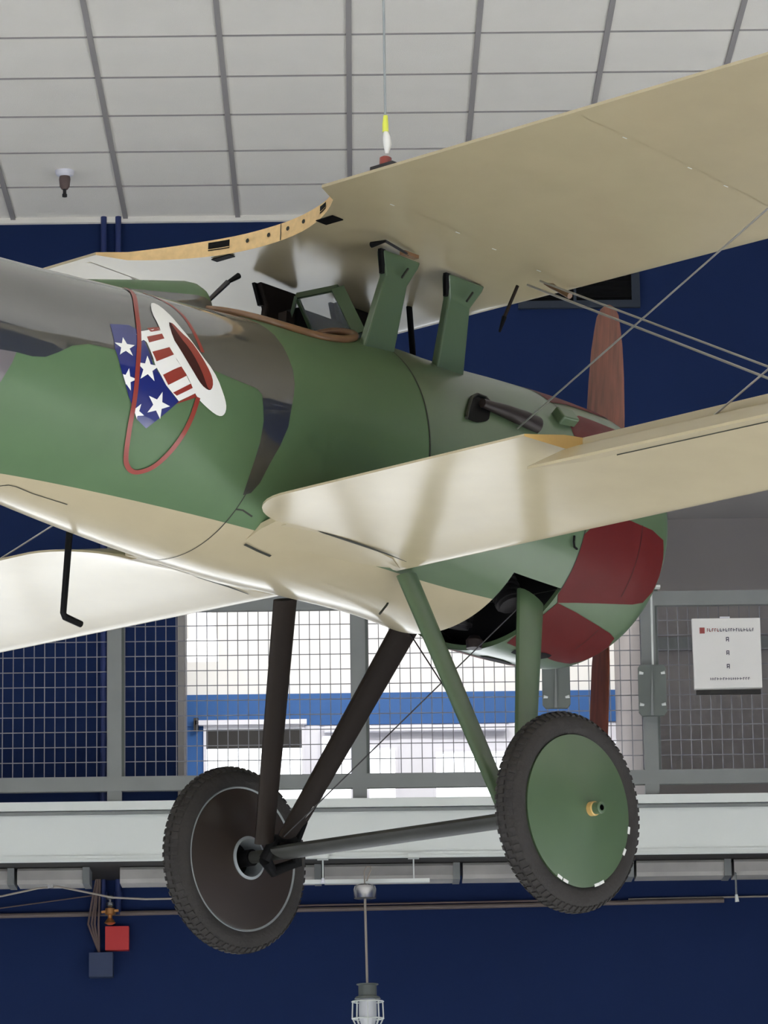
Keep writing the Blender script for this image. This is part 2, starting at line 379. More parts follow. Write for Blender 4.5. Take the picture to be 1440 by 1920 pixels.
for k in range(8):
    a = 2*pi*k/8; b.tube([(.007+.075*cos(a), .075*sin(a), -.515), (.007+.078*cos(a), .078*sin(a), -.6), (.007+.05*cos(a), .05*sin(a), -.66)], .004, 'fascia', 6)
for z in (-.515, -.6): b.lathe([(.078, z), (.083, z-.004), (.078, z-.008), (.073, z-.004), (.078, z)], 'fascia', 'z', c=(.007, 0, 0), n=32)
b.build('cage', pl)
# sprinkler head
sp = empty('fire_sprinkler', (-1.455, 20.33, ZC), 'brass fire sprinkler head on the white ceiling at upper left', 'sprinkler')
b = MB(); b.lathe([(.05, 0), (.046, -.02), (.03, -.03)], 'frame', 'z', n=28, caps=True); b.build('escutcheon', sp)
b = MB(); b.lathe([(.026, -.02), (.03, -.045), (.026, -.085), (.016, -.10)], 'bundle', 'z', n=24, caps=True); b.build('body', sp)
b = MB(); b.lathe([(.009, -.09), (.009, -.125), (.013, -.126), (.013, -.14)], 'steel', 'z', n=18, caps=True); b.build('deflector', sp)
# two grey boxes hung on cables in front of the mesh
for (x, z0, z1, ct, lab) in ((1.545, 3.385, 3.648, 4.05, 'grey hanging box with white clips right of the propeller'), (1.055, 3.43, 3.71, 4.05, 'grey hanging box with white clips behind the right green leg')):
    e = empty('hanging_box', (x, YG-.06, z0), lab, 'box', 'grey boxes hung on the railing')
    h = z1-z0
    b = MB(); poly = [(-.055, 0), (.055, 0), (.071, .02), (.071, h-.015), (.06, h), (-.06, h), (-.071, h-.015), (-.071, .02)]
    b.prism([(px, -.03, pz) for px, pz in poly], (0, .03, 0), 'boxgrey'); b.prism([(-.012, -.038, .0), (.002, -.038, 0), (.004, -.042, h*.55), (.0, -.038, h)], (0, .01, 0), 'grail'); b.build('body', e, smooth=False)
    for sx in (-1, 1):
        for z in (.055, h-.045):
            b = MB(); b.tube([(sx*.045, -.033, z), (sx*.066, -.036, z+.003)], [.006, .009], 'fascia'); b.build('clip', e)
    b = MB(); b.tube([(.006, -.02, h-.02), (.008, -.02, ct-z0)], .0055, 'fascia', 8); b.build('cable', e)
    b = MB(); b.box((-.01, -.035, ct-z0), (.055, .02, ct-z0+.012), 'fascia'); b.build('hook_plate', e, smooth=False)
b = MB(); b.box((1.50, YG+.1, 4.055), (1.60, YG+.2, 4.88), 'boxgrey')
tag(b.build('hanging_post', smooth=False), 'grey square post rising above the railing right of the cowling', 'post')
# poster board on the mesh
pb = empty('poster_board', (1.936, YG-.03, 3.527), 'white notice board on the mesh railing at right', 'sign')
b = MB(); b.prism([(-.172, -.02, .0), (.174, -.02, .004), (.174, -.02, .365), (-.176, -.02, .365)], (0, .035, 0), 'paper'); b.box((-.16, .015, -.022), (.17, .04, 0), 'blind'); b.build('panel', pb, smooth=False)
b = MB(); b.box((-.03, -.01, .36), (.02, .006, .376), 'frame'); b.build('clip', pb, smooth=False)
y = -.0215
b = MB(); b.box((-.138, y, .287), (-.112, y+.002, .318), 'inkred'); b.build('mark', pb, smooth=False)
rnd = random.Random(3)
def scrawl(x0, x1, z0, h, mfun, name):
    b = MB(); xx = x0
    b.box((x0, y+.0005, z0+h*.45), (x1, y+.002, z0+h*.52), mfun(x1))
    while xx < x1:
        w = rnd.choice((.006, .008, .01)); m_ = mfun(xx)
        b.box((xx, y, z0), (xx+.003, y+.002, z0+h), m_)
        zz = rnd.choice((z0, z0+h*.4, z0+h*.8)); b.box((xx, y, zz), (xx+w, y+.002, zz+h*.2), m_)
        xx += w+.005
    b.build(name, pb, smooth=False)
scrawl(-.10, .14, .296, .017, lambda x: 'inkred' if x < -.035 else 'ink', 'heading')
for z in (.245, .175, .105):
    b = MB(); b.box((-.004, y, z), (0, y+.002, z+.02), 'ink'); b.box((-.004, y, z+.018), (.011, y+.002, z+.022), 'ink'); b.box((.007, y, z-.002), (.011, y+.002, z+.022), 'ink'); b.box((-.004, y, z+.006), (.011, y+.002, z+.010), 'ink')
    b.build('glyph', pb, smooth=False)
scrawl(-.09, .115, .044, .013, lambda x: 'ink', 'footer')

# ================================================================== THE BIPLANE
YAW = .8005; PITCH = radians(4)
bp = empty('biplane', (.1839, 13.8154, 1.8901), 'green and cream biplane with hat emblem hung from the ceiling on a cable', 'airplane', rot=(0, PITCH, YAW))
# fuselage profile: x, axis height, half width, half height above, half height below
ST = [(-4.3,1.27,.05,.12,.14),(-3.2,1.25,.20,.20,.30),(-2.4,1.235,.315,.275,.385),(-1.9,1.215,.385,.318,.425),(-1.5,1.205,.43,.355,.448),(-1.14,1.195,.455,.39,.457),(-.8,1.19,.47,.435,.455),(-.46,1.185,.48,.485,.438),(-.1,1.185,.483,.487,.432),(.2,1.185,.49,.503,.452),(.4,1.185,.495,.51,.46),(.6,1.185,.495,.51,.458),(.74,1.185,.488,.50,.448),(.82,1.185,.462,.47,.425),(.85,1.185,.42,.43,.385)]
SX = [s[0] for s in ST]
def slope(k, i):
    # second-order gradient for uneven steps
    if i == 0: return (ST[1][k]-ST[0][k])/(SX[1]-SX[0])
    if i == len(ST)-1: return (ST[i][k]-ST[i-1][k])/(SX[i]-SX[i-1])
    h0, h1 = SX[i]-SX[i-1], SX[i+1]-SX[i]
    d0, d1 = (ST[i][k]-ST[i-1][k])/h0, (ST[i+1][k]-ST[i][k])/h1
    return (d0*h1+d1*h0)/(h0+h1)
def sec(x):
    i = 0
    while i < len(SX)-2 and x > SX[i+1]: i += 1
    h = SX[i+1]-SX[i]; t = (x-SX[i])/h; out = []
    for k in (1, 2, 3, 4):
        out.append((2*t**3-3*t**2+1)*ST[i][k]+(t**3-2*t**2+t)*h*slope(k, i)+(-2*t**3+3*t**2)*ST[i+1][k]+(t**3-t**2)*h*slope(k, i+1))
    return out
def surf(x, th, off=0):
    zc, a, bt, bb = sec(x); c = cos(th); bz = bt if c > 0 else bb
    return Vector((x, (a+off)*sin(th), zc+(bz+off)*c))
def patch(B, poly, m, off=.002, step=.03, holes=None):
    """paint area on the fuselage skin: poly in (x, degrees)"""
    K = .45
    pts = []
    n = len(poly)
    for i in range(n):
        a, c = Vector((poly[i][0], radians(poly[i][1])*K)), Vector((poly[(i+1) % n][0], radians(poly[(i+1) % n][1])*K))
        q = max(1, int((c-a).length/step))
        for k in range(q): pts.append(a+(c-a)*k/q)
    ne = len(pts); edges = [(i, (i+1) % ne) for i in range(ne)]
    x0, x1 = min(p.x for p in pts), max(p.x for p in pts); y0, y1 = min(p.y for p in pts), max(p.y for p in pts)
    gx = x0+step/2
    while gx < x1:
        gy = y0+step/2
        while gy < y1:
            if min((p-Vector((gx, gy))).length for p in pts) > step*.4: pts.append(Vector((gx, gy)))
            gy += step
        gx += step
    v, e, f, *_ = delaunay_2d_cdt(pts, edges, [], 1, 1e-6)
    base = B.add([surf(p.x, p.y/K, off) for p in v])
    for t in f: B.face([base+i for i in t], m)
def smooth_poly(p, it=2, closed=True):
    for _ in range(it):
        q = []
        n = len(p)
        for i in range(n if closed else n-1):
            a, c = p[i], p[(i+1) % n]
            q.append((a[0]*.75+c[0]*.25, a[1]*.75+c[1]*.25)); q.append((a[0]*.25+c[0]*.75, a[1]*.25+c[1]*.75))
        p = q if closed else [p[0]]+q+[p[-1]]
    return p
def ribbon(B, line, w, m, off):
    K = .45; L = [Vector((a, radians(t)*K)) for a, t in line]; rows = []
    for i, p in enumerate(L):
        d = (L[min(i+1, len(L)-1)]-L[max(0, i-1)]).normalized(); nrm = Vector((-d.y, d.x))
        rows.append([surf((p+nrm*w*s).x, (p+nrm*w*s).y/K, off) for s in (-.5, 0, .5)])
    B.loft(rows, m, closed=False)

# ---- cockpit outline (x, degrees) for the right side; mirrored for the left
ck = [(-1.14, 0), (-1.125, -12), (-1.06, -23), (-.958, -33), (-.88, -37), (-.80, -39.2), (-.69, -38), (-.61, -33.5), (-.55, -27), (-.525, -15), (-.518, 0)]
ckfull = smooth_poly(ck + [(x, -t) for x, t in ck[-2:0:-1]], 2)
def inpoly(x, y, poly):
    c = False; n = len(poly)
    for i in range(n):
        x1, y1 = poly[i]; x2, y2 = poly[(i+1) % n]
        if (y1 > y) != (y2 > y) and x < (x2-x1)*(y-y1)/(y2-y1)+x1: c = not c
    return c
XS = [-4.3, -4.1, -3.9, -3.7, -3.5, -3.3, -3.1, -2.9, -2.7, -2.5, -2.35, -2.2, -2.08, -1.96, -1.84, -1.72, -1.6, -1.5, -1.4, -1.3, -1.22]
x = -1.16
while x < -.50: XS.append(x); x += .016
XS += [-.48, -.44, -.40, -.3, -.2, -.1, 0, .06, .11]
XC = [.11, .15, .20, .25, .30, .35]
NT = 180; ths = [2*pi*k/NT for k in range(NT)]
def skin(xs, mfun):
    B = MB(); n = NT
    rings = [[surf(x, t) for t in ths] for x in xs]
    B.loft(rings, lambda i, j: mfun((xs[i]+xs[i+1])/2, (j+.5)*360/NT))
    return B
def deg(t): return t-360 if t > 180 else t
B = skin(XS, lambda x, t: None if inpoly(x, deg(t), ckfull) else 'green')
# straight paint line: cut at z = .818 and paint the belly cream
me = bpy.data.meshes.new('fuselage'); me.from_pydata(B.v, [], B.f)
bm = bmesh.new(); bm.from_mesh(me)
bmesh.ops.bisect_plane(bm, geom=bm.verts[:]+bm.edges[:]+bm.faces[:], plane_co=(0, 0, .818), plane_no=(0, 0, 1), dist=1e-5)
F = MB(); bm.verts.ensure_lookup_table(); F.add([v.co for v in bm.verts])
for f in bm.faces: F.face([v.index for v in f.verts], 'cream' if f.calc_center_median().z < .818 else ('green_metal' if f.calc_center_median().x > -.442 else 'green'))
bm.free()
F.face([F.add([surf(-4.3, t)])+0 for t in ths], 'cream')
# firewall inside
fwl = [surf(.07, t, -.01) for t in ths]; F.face([F.add([p]) for p in fwl], 'black')
# ring seams
for xr, t0, t1, w in ((-.442, 236, 340, .006), (-1.157, 128, 232, .004)):
    line = [(xr, t0+(t1-t0)*k/90) for k in range(91)]; ribbon(F, line, w, 'seam', .0012)
ribbon(F, [(-1.158, -138), (-1.13, -137.5), (-1.08, -139)], .006, 'seam', .0015)
ribbon(F, [(-1.96, -176), (-1.928, -168.5), (-1.904, -167.5), (-1.835, -167.7), (-1.70, -166)], .005, 'seam', .0015)
# camouflage blotch
camo = [(-2.2114,-104.61),(-2.1548,-103.52),(-2.0968,-103.13),(-2.05,-101.54),(-2.0056,-97.74),(-1.9602,-93.26),(-1.9018,-90.46),(-1.8312,-89.54),(-1.8007,-89.41),(-1.6248,-88.49),(-1.4312,-83.97),(-1.3205,-85.74),(-1.2301,-86.61),(-1.2048,-88.9),(-1.1872,-99.69),(-1.1836,-108.48),(-1.1828,-115.25),(-1.178,-123.33),(-1.1654,-131.15),(-1.1405,-129.24),(-1.1263,-124.02),(-1.1195,-115.53),(-1.0999,-107),(-1.0826,-98.68),(-1.0771,-90.68),(-1.0584,-78.07),(-1.0529,-70.67),(-1.0532,-62.83),(-1.0515,-55.75),(-1.05,-47),(-1.06,-36),(-1.10,-26),(-1.16,-14),(-1.18,0),(-1.18,30),(-1.5,45),(-2.3,50),(-2.9,40),(-2.95,-60),(-2.6,-95)]
patch(F, camo, 'camo', .0016, .035)
patch(F, [(-2.2114,-104.61),(-2.1548,-103.52),(-2.1613,-108.62),(-2.1729,-114.01),(-2.1813,-118.4),(-2.25,-122),(-2.32,-116),(-2.30,-106)], 'camo2', .0022, .03)
# the painted hat emblem and its ring
rl = smooth_poly([(-1.60,-28),(-1.6074,-35.65),(-1.6823,-57.67),(-1.704,-73.63),(-1.7148,-92.24),(-1.7046,-105.52),(-1.6941,-116.7),(-1.6746,-125.68),(-1.6516,-132.52),(-1.6284,-135.62),(-1.6004,-136.91),(-1.5755,-135.81),(-1.5428,-132.25),(-1.5173,-125.85),(-1.4943,-117.79),(-1.4773,-109.18),(-1.4662,-98.76)], 2, False)
rl2 = smooth_poly([(-1.53,-30),(-1.50,-36),(-1.4798,-42.24),(-1.4683,-50.87),(-1.4643,-59.13),(-1.4592,-67.98),(-1.4484,-76)], 2, False)
patch(F, [(-1.8146,-74.52),(-1.7387,-71.75),(-1.6939,-73.86),(-1.6819,-80.82),(-1.6557,-90.3),(-1.628,-93.95),(-1.5962,-97.87),(-1.5669,-100.5),(-1.537,-102.87),(-1.5827,-110.02),(-1.6287,-117.4),(-1.6747,-114.83),(-1.7269,-106.74),(-1.7661,-98.51),(-1.8008,-89.1)], 'blue', .0028, .025)
patch(F, [(-1.6961,-73.95),(-1.5958,-67.09),(-1.5928,-75.42),(-1.5613,-84.94),(-1.5119,-92.87),(-1.4769,-97.33),(-1.5374,-102.66),(-1.5962,-97.87),(-1.6448,-91.08),(-1.6754,-80.54)], 'white', .0034, .025)
for s_ in ([(-1.6739,-76.3),(-1.5892,-70.29),(-1.5877,-73.24),(-1.6685,-79.62)],[(-1.6583,-84.48),(-1.5742,-77.83),(-1.5644,-81.75),(-1.6415,-89.19)],[(-1.6131,-94.14),(-1.5401,-87.6),(-1.5174,-91.25),(-1.5881,-97.6)],[(-1.5655,-100),(-1.5001,-94.06),(-1.49,-95.52),(-1.5493,-100.81)]):
    patch(F, s_, 'red', .004, .02)
patch(F, [(-1.537,-102.87),(-1.545,-104.1),(-1.472,-98.9),(-1.4769,-97.33)], 'red', .0034, .02)
patch(F, [(-1.665,-70.5),(-1.593,-66.4),(-1.5958,-68.6),(-1.655,-72.6)], 'red', .0034, .02)
hw = smooth_poly([(-1.5885,-47.96),(-1.5595,-46.22),(-1.5405,-52.5),(-1.5189,-62.86),(-1.4962,-68.94),(-1.4596,-77.68),(-1.4138,-84.7),(-1.3792,-91.88),(-1.3572,-96.3),(-1.3484,-99.34),(-1.3507,-101.86),(-1.3633,-103.38),(-1.3879,-103.3),(-1.4288,-101.54),(-1.4652,-99.4),(-1.4837,-97.11),(-1.5123,-92.43),(-1.5551,-86.17),(-1.5844,-79.82),(-1.6071,-73.42),(-1.6127,-66.05),(-1.6164,-57.71)], 1)
hr = smooth_poly([(-1.5641,-61.95),(-1.5454,-62.21),(-1.5233,-67.38),(-1.4939,-71.18),(-1.4606,-78.64),(-1.4251,-86.61),(-1.413,-90.97),(-1.4172,-94.03),(-1.4319,-94.74),(-1.4594,-93.4),(-1.4854,-90.42),(-1.5184,-84.65),(-1.5468,-78.24),(-1.5677,-72.71)], 1)
patch(F, hw, 'white', .0042, .02)
patch(F, hr, 'darkred', .0048, .02)
patch(F, smooth_poly([(-1.5565,-62.2),(-1.5454,-62.21),(-1.5233,-67.38),(-1.4939,-71.18),(-1.4606,-78.64),(-1.4251,-86.61),(-1.413,-90.97),(-1.4172,-94.03),(-1.4319,-94.3),(-1.450,-90.5),(-1.478,-83),(-1.508,-76),(-1.535,-71)], 1), 'red', .0054, .02)
def star(x, t, r, rot, m='white', clip=None):
    K = .45; p = []
    for k in range(10):
        a = radians(rot)+pi*k/5; rr = r if k % 2 == 0 else r*.4
        p.append((x+rr*cos(a), t+math.degrees(rr*sin(a)/K)))
    E_ = [(-60, -1.85), (-74.52, -1.8146), (-89.1, -1.8008), (-98.51, -1.7661), (-106.74, -1.7269), (-114.83, -1.6747), (-125, -1.60)]
    def edge(t):
        for (t0, x0), (t1, x1) in zip(E_, E_[1:]):
            if t0 >= t >= t1: return x0+(x1-x0)*(t-t0)/(t1-t0)
        return -9
    q = [p[0]]
    for k in range(10):                         # cut the star where it runs over the edge of the hat
        a, c = p[k], p[(k+1) % 10]
        for j in (1, 2, 3, 4): q.append((a[0]+(c[0]-a[0])*j/4, a[1]+(c[1]-a[1])*j/4))
    q = [(max(x, edge(t)+.0005), t) for x, t in q[:-1]]
    patch(F, q, m, .0038, .02)
star(-1.764, -86.2, .043, 100); star(-1.673, -93.4, .046, 96); star(-1.745, -100.4, .038, 88); star(-1.612, -106.8, .046, 82); star(-1.686, -112.4, .034, 70); star(-1.69, -77.5, .028, 95)
ribbon(F, rl, .017, 'red', .0046)
ribbon(F, rl2, .015, 'red', .0024)
fus = F.build('fuselage', bp)
# ---- engine cowling, open at the belly behind the coloured front
B = MB()
xs = XC
rings = [[surf(x, t) for t in ths] for x in xs]
B.loft(rings, lambda i, j: None if abs(deg((j+.5)*360/NT)) > 130 else 'green_metal')
xs = [.35, .42, .5, .58, .66, .72, .76, .79, .815, .835, .85]
B.loft([[surf(x, t) for t in ths] for x in xs], 'green_metal')
# rolled lip and inner skin
inner = [[surf(.85, t) for t in ths], [surf(.853, t, -.012) for t in ths] if False else [surf(.85, t, -.012) for t in ths], [surf(.82, t, -.05) for t in ths], [surf(.6, t, -.035) for t in ths], [surf(.36, t, -.02) for t in ths]]
B.loft(inner, 'black')
B.loft([[surf(.355, t) for t in ths if True], [surf(.355, t, -.02) for t in ths]], 'green_metal')
inn2 = [[surf(x, t, -.02) for t in ths] for x in (.10, .23, .36)]
B.loft(inn2, lambda i, j: None if abs(deg((j+.5)*360/NT)) > 130 else 'black')
def paint(poly, m='cowlred', off=.0018): patch(B, poly, m, off, .03)
SLOT = [(.438,-169.9),(.486,-167.6),(.567,-166),(.604,-166.6),(.614,-169),(.60,-172),(.52,-174.5),(.452,-173.5)]
for mir in (1, -1):
    MP = lambda pts: [(x, t*mir) for x, t in pts]
    paint(MP([(.352,-104.5),(.40,-98),(.50,-92.3),(.58,-92.5),(.70,-93.5),(.771,-96),(.79,-104),(.80,-112),(.795,-120.1),(.77,-126),(.72,-128),(.692,-128.5),(.552,-131.6),(.456,-134.1),(.376,-136.7),(.352,-133)]))
    paint(MP([(.376,-136.7),(.488,-138.5),(.63,-141.9),(.72,-144.5),(.77,-147),(.79,-153),(.785,-163),(.76,-172),(.65,-171),(.59,-169.4),(.5,-168.5),(.369,-167),(.352,-160),(.352,-148)]))
    paint(MP([(.345,-55),(.37,-50),(.455,-44.7),(.64,-45.6),(.70,-48),(.74,-54),(.72,-60),(.60,-62),(.337,-64)]))
    paint(MP([(.34,-40),(.45,-36),(.62,-35),(.72,-33),(.72,-22),(.6,-16),(.45,-18),(.34,-20)]))
    ribbon(B, MP([(.642, -92.8-33*k/20) for k in range(21)]), .004, 'darkred', .0026)
    ribbon(B, MP([(.65, -144-14*k/10) for k in range(11)]), .004, 'darkred', .0026)
    # slot near the lower lip
    patch(B, MP(SLOT), 'black', .003, .02)
ribbon(B, [(.352, 30+300*k/150) for k in range(151) if abs(deg((30+300*k/150) % 360)) < 131], .005, 'seam', .001)
cowl = B.build('engine_cowling', bp)
# small fixings on the cowling
b = MB(); b.tube([surf(.305, radians(-106.5), .002), surf(.30, radians(-109), .012), surf(.31, radians(-111), .012), surf(.335, radians(-111.5), .002)], .004, 'black'); b.build('cowl_clip', cowl)
b = MB(); c = surf(.42, radians(172), .0); b.lathe([(.028, 0), (.03, .03), (.018, .045)], 'rustpipe', 'z', c=(.30, -.02, .715), n=16, caps=True); b.build('drain_cap', cowl)
# tapered open pipe on the upper right of the cowl
pd = [surf(-.245, radians(-66), .025), surf(-.14, radians(-60), .018), surf(-.09, radians(-60.), .016), surf(-.02, radians(-60.5), .016), surf(.07, radians(-61.5), .012), surf(.135, radians(-62), .004)]
b = MB(); b.tube(pd[1:], [.016, .018, .024, .030, .033], 'rustpipe', 18); b.build('intake_pipe', cowl)
b = MB(); patch(b, smooth_poly([(-.245,-70),(-.215,-64),(-.17,-57),(-.125,-53.5),(-.085,-54),(-.075,-58),(-.10,-63),(-.12,-67),(-.16,-69),(-.20,-70.5)], 1), 'black', .004, .02)
# a flared scoop lip round the dark opening
b.tube([surf(x, radians(t), .008) for x, t in [(-.245,-70),(-.215,-64),(-.17,-57),(-.125,-53.5),(-.085,-54),(-.07,-58)]], .006, 'seam', 8)
b.build('intake_opening', cowl)
b = MB(); c = surf(.325, radians(-52.3), .012); tx = Vector((1, 0, .08)).normalized(); nn = (surf(.325, radians(-52.3), .1)-surf(.325, radians(-52.3))).normalized(); ty = nn.cross(tx)
b.obox(c, tx*.042, ty*.030, nn*.022, 'green_metal'); o = b.build('vent_box', cowl, smooth=False)
bv = o.modifiers.new('bevel', 'BEVEL'); bv.width = .008; bv.segments = 3
# engine seen through the belly opening
b = MB(); b.lathe([(.14, .16), (.16, .2), (.16, .4), (.12, .44), (.05, .5), (.05, .95)], 'steel', 'x', c=(0, 0, 1.185), n=32, caps=True)
for k in range(9):
    a = 2*pi*k/9+.17
    for q in range(9):
        r0_, r1_ = .15+q*.027, .15+q*.027+.012
        b.tube([(.3, r0_*sin(a), 1.185+r0_*cos(a)), (.3, r1_*sin(a), 1.185+r1_*cos(a))], .055, 'steel', 14)
    b.tube([(.3, .14*sin(a), 1.185+.14*cos(a)), (.3, .39*sin(a), 1.185+.39*cos(a))], .045, 'steel', 14)
b.lathe([(.02, .46), (.44, .46), (.44, .47), (.02, .47)], 'black', 'x', c=(0, 0, 1.185), n=48)
b.build('rotary_engine', bp)

# ---- cockpit
b = MB(); pts = [surf(x, radians(t), .008) for x, t in ckfull]; pts.append(pts[0]); pts.append(pts[1]); b.tube(pts, .0135, 'leather', 12, caps=False); b.build('cockpit_rim', bp)
b = MB(); b.box((-1.05, -.25, .95), (-.55, .25, 1.0), 'black'); b.box((-1.06, -.25, 1.0), (-1.03, .25, 1.42), 'leather'); b.build('pilot_seat', bp, smooth=False)
# headrest fairing behind the cockpit
b = MB(); rings = []
for x, hw_, zt, zb in ((-1.64, .02, 1.575, 1.50), (-1.5, .06, 1.61, 1.5), (-1.3, .085, 1.66, 1.5), (-1.17, .098, 1.692, 1.5), (-1.13, .096, 1.696, 1.5), (-1.095, .088, 1.688, 1.5), (-1.07, .07, 1.668, 1.5), (-1.06, .05, 1.64, 1.52)):
    ring = []
    for k in range(17):
        a = pi*k/16; ring.append((x, hw_*cos(a), zb+(zt-zb)*max(sin(a), 0)**.7))
    rings.append(ring)
b.loft(rings, lambda i, j: 'green' if 2 < j < 13 else 'camo', 'green', 'green'); b.build('headrest', bp)
# slanting brace and mirror arm behind the cockpit
b = MB(); b.tube([(-1.052, 0, 1.645), (-.955, 0, 1.745)], [.008, .010], 'steel'); b.tube([(-.955, 0, 1.745), (-.905, 0, 1.782)], [.006, .011], 'black'); b.build('headrest_brace', bp)
# windscreen
a0, a1 = Vector((-.53, .10, 1.828)), Vector((-.535, -.105, 1.815))
c1 = Vector((-.50, -.185, 1.645)); c0 = Vector((-.50, .185, 1.645)); fm = Vector((-.40, 0, 1.66))
d1, d0 = Vector((-.40, -.10, 1.655)), Vector((-.40, .10, 1.655))
b = MB()
def plank(p, q, w, t, m, nrm):
    p, q, nrm = Vector(p), Vector(q), Vector(nrm); d = (q-p).normalized(); s = d.cross(nrm).normalized(); n2 = s.cross(d)
    b.obox((p+q)/2, (q-p)/2, s*w/2, n2*t/2, m)
plank(a0, a1, .022, .01, 'green_metal', (-1, 0, .3)); plank(a1, c1, .045, .01, 'green_metal', (-.6, -.8, 0)); plank(a0, c0, .045, .01, 'green_metal', (-.6, .8, 0))
plank(a1, d1, .02, .01, 'green_metal', (-.4, -.9, 0)); plank(a0, d0, .02, .01, 'green_metal', (-.4, .9, 0))
ws = b.build('windscreen', bp, smooth=False)
b = MB()
for q in ((a0, a1, d1, d0), (a1, c1, d1), (a0, c0, d0)):
    n_ = (q[1]-q[0]).cross(q[2]-q[0]).normalized()*.002
    b.prism(q, n_, 'glass')
b.build('pane', ws, smooth=False)
# machine gun on the upper left deck
b = MB(); b.box((-.52, .10, 1.66), (-.12, .17, 1.79), 'black'); b.tube([(-.12, .135, 1.745), (.30, .135, 1.745)], .028, 'steel', 14); b.tube([(.30, .135, 1.745), (.38, .135, 1.745)], [.014, .018], 'steel', 12); b.tube([(.38, .135, 1.745), (.405, .135, 1.745)], [.019, .012], 'chrome', 12)
b.box((-.56, .115, 1.70), (-.52, .155, 1.77), 'brown'); b.build('machine_gun', bp)

# ---- wings
def foil(t, cam_=0.012):
    """upper and lower camber at chord fraction t from the leading edge"""
    import bisect
    T_ = [0, .006, .02, .05, .1, .2, .35, .5, .65, .8, .92, 1]; U = [0, .16, .32, .52, .74, .95, 1.0, .95, .84, .62, .30, .10]
    i = min(max(bisect.bisect(T_, t)-1, 0), len(T_)-2); u = U[i]+(U[i+1]-U[i])*(t-T_[i])/(T_[i+1]-T_[i])
    Lo = [0, -.09, -.13, -.13, -.08, .0, .05, .08, .08, .05, .02, 0.0]
    l = Lo[i]+(Lo[i+1]-Lo[i])*(t-T_[i])/(T_[i+1]-T_[i])
    return u, l
TS = [0, .002, .006, .012, .02, .035, .05, .075, .1, .15, .2, .275, .35, .425, .5, .575, .65, .72, .8, .86, .92, .96, 1]
def wsec(y, xle, zle, xte, zte, th, xcut=None, dz=0):
    ring = []; c = xle-xte; tc = 1 if xcut is None else (xle-xcut)/c
    ts = [t*tc for t in TS]
    P_ = lambda t, h: (xle-t*c, y, zle+(zte-zle)*t+h*th+dz)
    up_ = [P_(t, foil(t)[0]) for t in ts]; lo_ = [P_(t, foil(t)[1]) for t in ts]
    return lo_[::-1] + up_[1:]           # trailing edge (lower) -> leading edge -> trailing edge (upper)
def loftwing(b, secs, m, cap0=None, cap1=None, te='cream'):
    n = len(secs[0])
    b.loft(secs, lambda i, j: te if j == n-1 else m, cap0, cap1)
# upper wing: one piece, cut out over the cockpit
UL = dict(xle=.115, zle=1.885, xte=-1.07, zte=1.928, th=.10)
def ucut(y):
    ay = abs(y)
    return None if ay >= .55 else min(-.785 - .18*(ay/.5)**2.2, 0) if ay < .5 else -.785-.18-(1.07-.965)*(ay-.5)/.05
def usec(y):
    d = dict(UL); ay = abs(y); xc = ucut(y)
    if ay > 3.55:
        q = (ay-3.55)/.53; e = math.sqrt(max(0, 1-q*q)); d['xle'] = .115-.45*(1-e); d['xte'] = -1.07+.35*(1-e); d['th'] = .1*(.25+.75*e)
    return wsec(y, xcut=xc, **d)
ys = [-4.07, -4.04, -3.98, -3.88, -3.75, -3.6, -3.3, -2.9, -2.5, -2.1, -1.7, -1.3, -.9, -.65, -.56, -.55, -.535, -.52, -.51] + [-.5+.05*k for k in range(21)] + [.51, .52, .535, .55, .56, .65, .9, 1.3, 1.7, 2.1, 2.5, 2.9, 3.3, 3.6, 3.75, 3.88, 3.98, 4.04, 4.07]
b = MB(); secs = [usec(y) for y in ys]; n = len(secs[0])
b.loft(secs, lambda i, j: ('wood' if (j == n-1 and abs(ys[i]+ys[i+1])/2 < .55) else 'cream'), 'cream', 'cream')
def uz(x, y): 
    t = (UL['xle']-x)/(UL['xle']-UL['xte']); return UL['zle']+(UL['zte']-UL['zle'])*t+foil(t)[1]*UL['th'], UL['zle']+(UL['zte']-UL['zle'])*t+foil(t)[0]*UL['th']
def band(y0, y1, f0, f1, m, off=.002):
    rows = []
    for k in range(5):
        y = y0+(y1-y0)*k/4; x = ucut(y)-off; l, u = uz(x, y); rows.append([(x, y, l+(u-l)*f0), (x, y, l+(u-l)*f1)])
    b.loft(rows, m, closed=False)
band(.162, .245, .34, .86, 'black'); band(.162, .245, .40, .44, 'wood', .0035)
band(-.395, -.335, .34, .86, 'black'); band(-.395, -.335, .42, .46, 'wood', .0035)
for y in (.085, -.015, -.115, -.21):
    x = ucut(y)-.002; l, u = uz(x, y); z = l+(u-l)*.55
    b.lathe([(.008, 0), (.001, -.0005)], 'seam', 'x', c=(x-.0005, y, z), n=12, caps=True)
band(-.078, -.074, .02, .98, 'seam')
for (y0, y1, x0, x1) in ((.16, .25, -.80, -.83), (-.40, -.32, -.79, -.70)):       # reflection of the band slots, painted on the underside as black plates
    sh = ucut((y0+y1)/2)+.008; dp = .028 if y0 > 0 else .05
    q = []
    for y, x in ((y0, sh), (y1, sh), (y1, sh+dp), (y0, sh+dp)): q.append((x, y, uz(x, y)[0]-.002))
    b.prism(q, (0, 0, -.003), 'black')
# stitched rib tapes, faint
uwing = b.build('upper_wing', bp, angle=40)
b = MB()
for y in [-.63, -1.64, -2.65, .63, 1.64, 2.65]:
    rows = []
    for k in range(24):
        x = .07-1.1*k/23; z = uz(x, y)[0]-.0012; rows.append([(x, y-.009, z), (x, y+.009, z)])
    b.loft(rows, 'cream', closed=False)
    for k in (3, 8, 12, 19):
        x = .05-1.05*k/23; z = uz(x, y)[0]-.002; b.box((x-.010, y-.0018, z-.001), (x+.010, y+.0018, z), 'fascia')
b.build('rib_tape', uwing, smooth=False)
